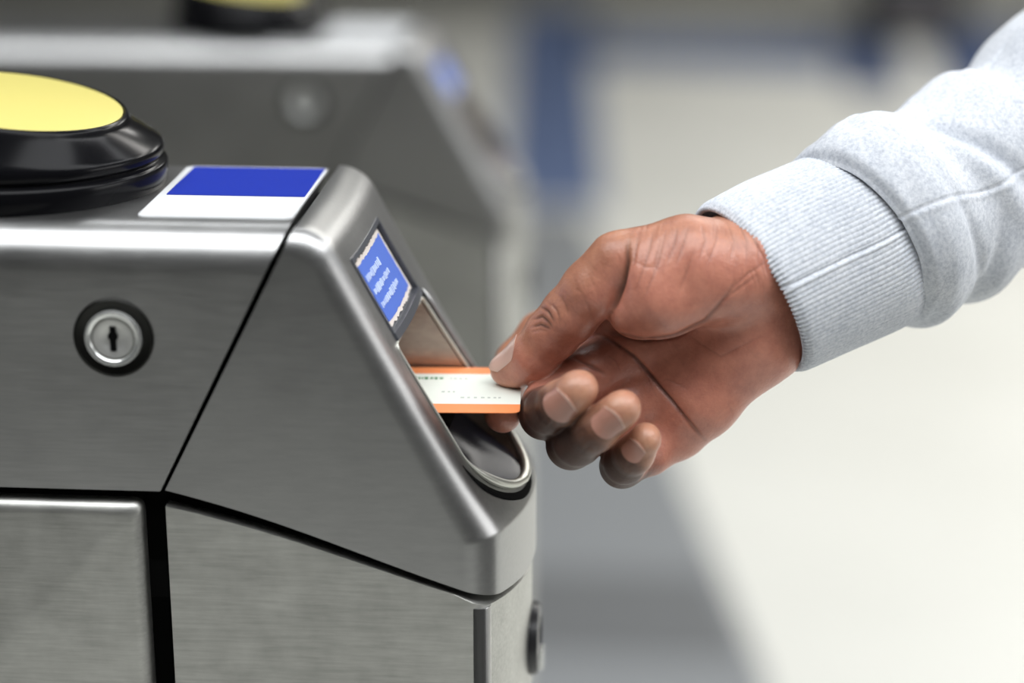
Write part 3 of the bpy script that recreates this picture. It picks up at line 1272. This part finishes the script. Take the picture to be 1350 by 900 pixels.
# fine skin grain across the thumb ball
u_ = HPX[:, 0] * 0.93 + HPX[:, 1] * 0.28
disp_ += 0.00003 * np.sin(u_ * 0.9 + 2 * np.sin(HPX[:, 1] * 0.05)) * np.exp(-((HPX[:, 0] - 900) / 90) ** 2 - ((HPX[:, 1] - 330) / 50) ** 2)
hv = hv + hn * disp_[:, None]

# skin tone: dark on the back of the hand and fingers, lighter on palm and pads
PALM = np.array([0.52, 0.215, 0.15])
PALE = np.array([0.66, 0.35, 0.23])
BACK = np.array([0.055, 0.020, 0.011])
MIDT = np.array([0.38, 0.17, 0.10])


def smooth(x, a, b):
    t = np.clip((x - a) / (b - a), 0, 1)
    return t * t * (3 - 2 * t)


colr = np.tile(PALM, (len(hv), 1))


def blend(w, c):
    global colr
    colr = colr * (1 - w[:, None]) + c * w[:, None]


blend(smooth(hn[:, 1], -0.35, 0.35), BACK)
# ball of the thumb and upper edge: a warm mid brown
blend(smooth(hn[:, 2], 0.35, 0.9) * (HPX[:, 1] < 420) * 0.7, MIDT)
DORS = {}


def axis_dist(js):
    best = np.full(len(hv), 1e9)
    near = np.zeros((len(hv), 3))
    par = np.zeros(len(hv))
    for i, ((a, ra), (b, rb)) in enumerate(zip(js[:-1], js[1:])):
        ba = b - a
        t = np.clip(((hv - a) @ ba) / (ba @ ba), 0, 1)
        q = a + t[:, None] * ba
        d = np.linalg.norm(hv - q, axis=1) - (ra + (rb - ra) * t)
        m = d < best
        best[m] = d[m]
        near[m] = q[m]
        par[m] = i + t[m]
    return best, near, par


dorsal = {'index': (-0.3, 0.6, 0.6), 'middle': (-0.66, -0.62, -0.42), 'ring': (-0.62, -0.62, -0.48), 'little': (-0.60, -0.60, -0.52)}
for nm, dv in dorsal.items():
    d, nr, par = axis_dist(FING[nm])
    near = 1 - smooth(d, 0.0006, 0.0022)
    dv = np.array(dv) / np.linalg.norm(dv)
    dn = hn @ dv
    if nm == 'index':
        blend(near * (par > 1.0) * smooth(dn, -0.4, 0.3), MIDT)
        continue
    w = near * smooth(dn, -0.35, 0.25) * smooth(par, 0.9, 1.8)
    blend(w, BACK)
    # paler fingertip beyond the nail
    tip = FING[nm][-1][0]
    ax_ = tip - FING[nm][-3][0]
    ax_ /= np.linalg.norm(ax_)
    wt = near * smooth((hv - tip) @ ax_, -0.004, 0.002)
    wt = np.maximum(wt, near * smooth(par, 3.2, 4.3) * smooth(-dn, -0.75, 0.1))
    blend(wt * 0.85, PALE * 0.85)
    blend(near * smooth(par, 3.6, 4.6) * 0.35, MIDT)
d, nr, par = axis_dist(THUMB)
near = 1 - smooth(d, 0.0006, 0.003)
td = np.array((-0.62, 0.05, 0.78))
blend(near * smooth(hn @ td, -0.35, 0.75) * 0.8, MIDT)
blend(near * smooth(par, 3.9, 5.0) * smooth(-(hn @ td), -0.3, 0.5) * 0.5, PALE)
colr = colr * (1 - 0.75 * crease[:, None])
colr = np.clip(colr, 0, 1)

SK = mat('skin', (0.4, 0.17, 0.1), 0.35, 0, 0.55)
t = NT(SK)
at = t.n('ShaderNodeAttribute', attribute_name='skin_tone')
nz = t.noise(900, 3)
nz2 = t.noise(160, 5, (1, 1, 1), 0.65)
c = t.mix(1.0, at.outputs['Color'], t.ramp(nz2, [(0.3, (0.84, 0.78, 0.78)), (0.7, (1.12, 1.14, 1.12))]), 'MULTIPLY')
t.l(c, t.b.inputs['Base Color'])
sx = t.n('ShaderNodeSeparateColor')
t.l(at.outputs['Color'], sx.inputs[0])
t.l(t.mul(sx.outputs[0], (-0.36, 0.54)), t.b.inputs['Roughness'])
t.b.inputs['Subsurface Weight'].default_value = 0.08
t.b.inputs['Subsurface Radius'].default_value = (0.004, 0.0015, 0.0008)
t.b.inputs['Subsurface Scale'].default_value = 1.0
t.bump(nz, 0.55, 0.0003)
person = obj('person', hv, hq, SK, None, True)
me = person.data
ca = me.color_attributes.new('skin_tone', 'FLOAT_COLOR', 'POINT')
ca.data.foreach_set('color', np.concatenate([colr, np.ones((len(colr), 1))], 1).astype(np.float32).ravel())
tag(person, 'person in a light grey sweatshirt reaching in a hand that holds the ticket', 'person')


# nails
def nail(tip, root, dv, half_w, length, back, label=None, width_dir=None):
    """curved plate laid on the back of the fingertip, ending near the tip"""
    ax_ = tip - root
    ax_ /= np.linalg.norm(ax_)
    dv = np.array(dv, float)
    dv -= ax_ * (dv @ ax_)
    dv /= np.linalg.norm(dv)
    sd = np.cross(ax_, dv)
    NU, NV = 16, 16
    top = []
    for i in range(NU + 1):
        u = i / NU
        # rounded cuticle, gently curved free edge
        row = []
        for j in range(NV + 1):
            v = 2 * j / NV - 1
            wv = half_w * (1.0 - 0.10 * (1 - u) - 0.0 * u)
            l0 = back - length + length * 0.30 * (1 - sqrt(max(0, 1 - (abs(v) * 0.96) ** 2)))
            l1 = back - length * 0.26 * v * v
            L_ = l0 + (l1 - l0) * u
            al = v * wv
            o = tip + ax_ * L_ + (dv * cos(al) + sd * sin(al)) * 0.0090
            dr = -(dv * cos(al) + sd * sin(al))
            row.append((o, dr))
        top.append(row)
    o = np.array([[q[0] for q in r] for r in top])
    dr = np.array([[q[1] for q in r] for r in top])
    p = o.copy()
    for _ in range(40):
        dd = sample(HAND, p)
        p = p + dr * (dd * 0.8)[..., None]
    # smooth the plate slightly
    for _ in range(3):
        p[1:-1, 1:-1] = (p[:-2, 1:-1] + p[2:, 1:-1] + p[1:-1, :-2] + p[1:-1, 2:] + 4 * p[1:-1, 1:-1]) / 8
    up = -dr
    uu = np.linspace(0, 1, NU + 1)[:, None, None]
    vv = np.linspace(-1, 1, NV + 1)[None, :, None]
    lift = 0.00010 + 0.00030 * uu ** 2 * (1 - vv ** 2) + 0.00022 * (1 - vv ** 4)
    a = p + up * lift
    b = p - up * 0.0006
    v = list(a.reshape(-1, 3)) + list(b.reshape(-1, 3))
    w = NV + 1
    o_ = (NU + 1) * w
    f = []
    for i in range(NU):
        for j in range(NV):
            q = i * w + j
            f += [(q, q + 1, q + w + 1, q + w), (o_ + q, o_ + q + w, o_ + q + w + 1, o_ + q + 1)]
    for j in range(NV):
        f += [(j, o_ + j, o_ + j + 1, j + 1)]
        q = NU * w + j
        f += [(q, q + 1, o_ + q + 1, o_ + q)]
    for i in range(NU):
        q = i * w
        f += [(q, q + w, o_ + q + w, o_ + q)]
        q += NV
        f += [(q, o_ + q, o_ + q + w, q + w)]
    fm = [0] * len(f)
    for i in range(NU):
        for j in range(NV):
            if i >= NU - 1:
                fm[(i * NV + j) * 2] = 1
    return obj('fingernail', v, f, [M_NAIL, M_NAILW], person, True, 60, label, fm)


M_NAIL = mat('nail', (0.40, 0.20, 0.15), 0.25, 0, 0.6)
M_NAILW = mat('nail_edge', (0.58, 0.40, 0.32), 0.35)
nail(FING['middle'][-1][0], FING['middle'][-2][0] * 0.6 + FING['middle'][-3][0] * 0.4, (-0.35, -0.90, -0.15), 0.80, 0.0105, 0.0022)
nail(FING['ring'][-1][0], FING['ring'][-2][0], (-0.30, -0.92, -0.15), 0.85, 0.0110, 0.0020)
nail(FING['little'][-1][0], FING['little'][-2][0], (-0.42, -0.88, 0.0), 0.72, 0.0080, 0.0018)
nail(THUMB[-1][0], THUMB[-2][0], (-0.45, -0.42, 0.76), 0.80, 0.0190, 0.0044, label='pale shiny thumbnail')
person.children[-1].data.materials[0] = mat('thumbnail', (0.60, 0.40, 0.33), 0.2, 0, 0.6)

# ------------------------------------------------------------------ sleeve
M_FAB = mat('sweat_fabric', (0.62, 0.64, 0.68), 0.95, 0, 0.1)
t = NT(M_FAB)
n1 = t.noise(650, 4, (1, 1, 1), 0.7)
n2 = t.noise(60, 4, (1, 1, 1), 0.6)
c1 = t.ramp(n1, [(0.30, (0.46, 0.49, 0.54)), (0.62, (0.70, 0.72, 0.755))])
c2 = t.ramp(n2, [(0.30, (0.90, 0.91, 0.93)), (0.7, (1.05, 1.05, 1.05))])
t.l(t.mix(1.0, c1, c2, 'MULTIPLY'), t.b.inputs['Base Color'])
t.b.inputs['Sheen Weight'].default_value = 0.25
t.bump(n1, 0.5, 0.0004)


def cr(pts, t_):
    """catmull-rom through rows"""
    n = len(pts) - 1
    x = t_ * n
    i = min(int(x), n - 1)
    u = x - i
    p = [np.array(pts[min(max(i + k, 0), n)]) for k in (-1, 0, 1, 2)]
    return 0.5 * ((2 * p[1]) + (-p[0] + p[2]) * u + (2 * p[0] - 5 * p[1] + 4 * p[2] - p[3]) * u * u + (-p[0] + 3 * p[1] - 3 * p[2] + p[3]) * u ** 3)


def sweep(st, nst, nph, fn, ratio):
    """st: rows of (top px, py, bottom px, py, y of centre); returns rings"""
    C_, A_ = [], []
    info = []
    for i in range(nst):
        q = cr(st, i / (nst - 1))
        q = list(q[:4]) + [q[4] + YO]
        c = P((q[0] + q[2]) / 2, (q[1] + q[3]) / 2, q[4])
        a = P(q[0], q[1], q[4])
        b = P(q[2], q[3], q[4])
        info.append((c, a, b))
    rings = []
    for i in range(nst):
        c, a, b = info[i]
        c0, c1 = info[max(i - 1, 0)][0], info[min(i + 1, nst - 1)][0]
        ax_ = (c1 - c0) / np.linalg.norm(c1 - c0)
        S = a - b
        rs = np.linalg.norm(S) / 2
        # keep the ring square to the arm in depth while its ends stay where measured
        S /= np.linalg.norm(S)
        N = np.cross(ax_, S)
        N /= np.linalg.norm(N)
        if N[1] > 0:
            N = -N
        row = []
        for k in range(nph):
            ph = 2 * pi * k / nph
            dr, dx = fn(i / (nst - 1), ph)
            o = (S * cos(ph) * (rs + dr) + N * sin(ph) * (rs * ratio + dr))
            row.append(c + o + ax_ * dx)
        rings.append(row)
    return rings


def build_tube(name, rings, m, parent, lip=0.004, inner=0.0022, label=None):
    """closed shell: outer rings, rolled ends and an inner wall"""
    cen = [np.mean(r, axis=0) for r in rings]

    def inset(r, c, d):
        return [p + (c - p) / np.linalg.norm(c - p) * d for p in r]
    rows = [inset(r, c, inner) for r, c in zip(rings[::-1], cen[::-1])][:: 4]
    first = inset(rings[0], cen[0], inner)
    mid0 = [p - (cen[1] - cen[0]) / np.linalg.norm(cen[1] - cen[0]) * inner * 0.35 for p in inset(rings[0], cen[0], inner * 0.45)]
    allr = rows + [first, mid0] + list(rings)
    mb = MB()
    strip(mb, allr + [allr[0]])
    return mb.build(name, m, parent, True, 70, label)


def noise1(seed):
    R = np.random.RandomState(seed)
    k = R.uniform(1, 5, (6, 2))
    f = R.uniform(0, 6.28, 6)
    return lambda t_, ph: sum(math.sin(k[i, 0] * 2.2 * t_ * 6.28 / 3 + round(k[i, 1]) * ph + f[i]) for i in range(6)) / 6


nA, nB = noise1(3), noise1(9)


def bump1(x, c, w):
    return exp(-((x - c) / w) ** 2)


def smoothstep(x, a, b):
    u = min(max((x - a) / (b - a), 0), 1)
    return u * u * (3 - 2 * u)


def cuff_fn(t_, ph):
    rib = 0.00024 * abs(sin(ph * 62 + 0.5 * t_)) ** 0.7
    seam = -0.0007 * bump1(ph, 1.50, 0.016) + 0.0004 * bump1(ph, 1.535, 0.025)
    edge = -0.0010 * bump1(t_, 0.0, 0.04) - 0.0012 * smoothstep(t_, 0.70, 0.80)
    return rib + seam + edge + 0.0006 * nA(t_ * 0.6, ph) + 0.0008 * sin(pi * min(1, t_ * 1.25)), 0.0004 * sin(ph * 124)


def sleeve_fn(t_, ph):
    t_ = t_ * 11 / 9
    # rolled start over the cuff, soft folds across and along the sleeve
    start = -0.0030 * bump1(t_, 0.0, 0.022)
    seam = -0.0006 * bump1(ph, 1.40, 0.016) + 0.0003 * bump1(ph, 1.45, 0.03)
    folds = (0.0024 * nB(t_ * 1.3, ph) + 0.0016 * sin(26 * t_ + 2.2 * sin(ph) + 1.4 * ph) * (0.35 + 0.65 * sin(ph * 0.5) ** 2)
             - 0.0040 * bump1(t_ * 1.0 - 0.13 * (ph - 1.5), 0.47, 0.030) * bump1(ph, 1.0, 0.7)
             + 0.0030 * bump1(t_ - 0.10 * (ph - 1.5), 0.40, 0.04) * bump1(ph, 1.2, 0.8)
             - 0.0026 * bump1(t_ + 0.10 * (ph - 2.0), 0.33, 0.028) * bump1(ph, 2.3, 0.6)
             - 0.0018 * bump1(t_ - 0.05 * ph, 0.14, 0.025) * bump1(ph, 2.0, 0.9))
    fine = 0.00035 * nA(t_ * 5, ph * 3)
    return start + seam + folds * min(1, t_ * 9) + fine, 0.0


sl_st = [(1064, 205, 1193, 431, .030), (1092, 175, 1213, 430, .037), (1131, 156, 1240, 420, .046), (1180, 156, 1272, 398, .056), (1225, 128, 1305, 378, .066),
         (1272, 92, 1338, 356, .076), (1302, 86, 1370, 338, .083), (1350, 28, 1415, 312, .095), (1430, -40, 1480, 270, .112), (1530, -130, 1590, 200, .135), (1690, -270, 1755, 70, .165), (1880, -440, 1950, -80, .20)]
sleeve = build_tube('sweatshirt_sleeve', sweep(sl_st, 318, 360, sleeve_fn, 0.86), M_FAB, person, label='light grey marl sweatshirt sleeve')
cf_st = [(932, 270, 1046, 493, .014), (975, 249, 1095, 470, .021), (1020, 229, 1145, 447, .028), (1067, 208, 1196, 425, .035), (1100, 197, 1232, 408, .042)]
M_CUFF = M_FAB
cuff = build_tube('cuff', sweep(cf_st, 90, 1240, cuff_fn, 0.84), M_CUFF, sleeve, label='ribbed cuff')
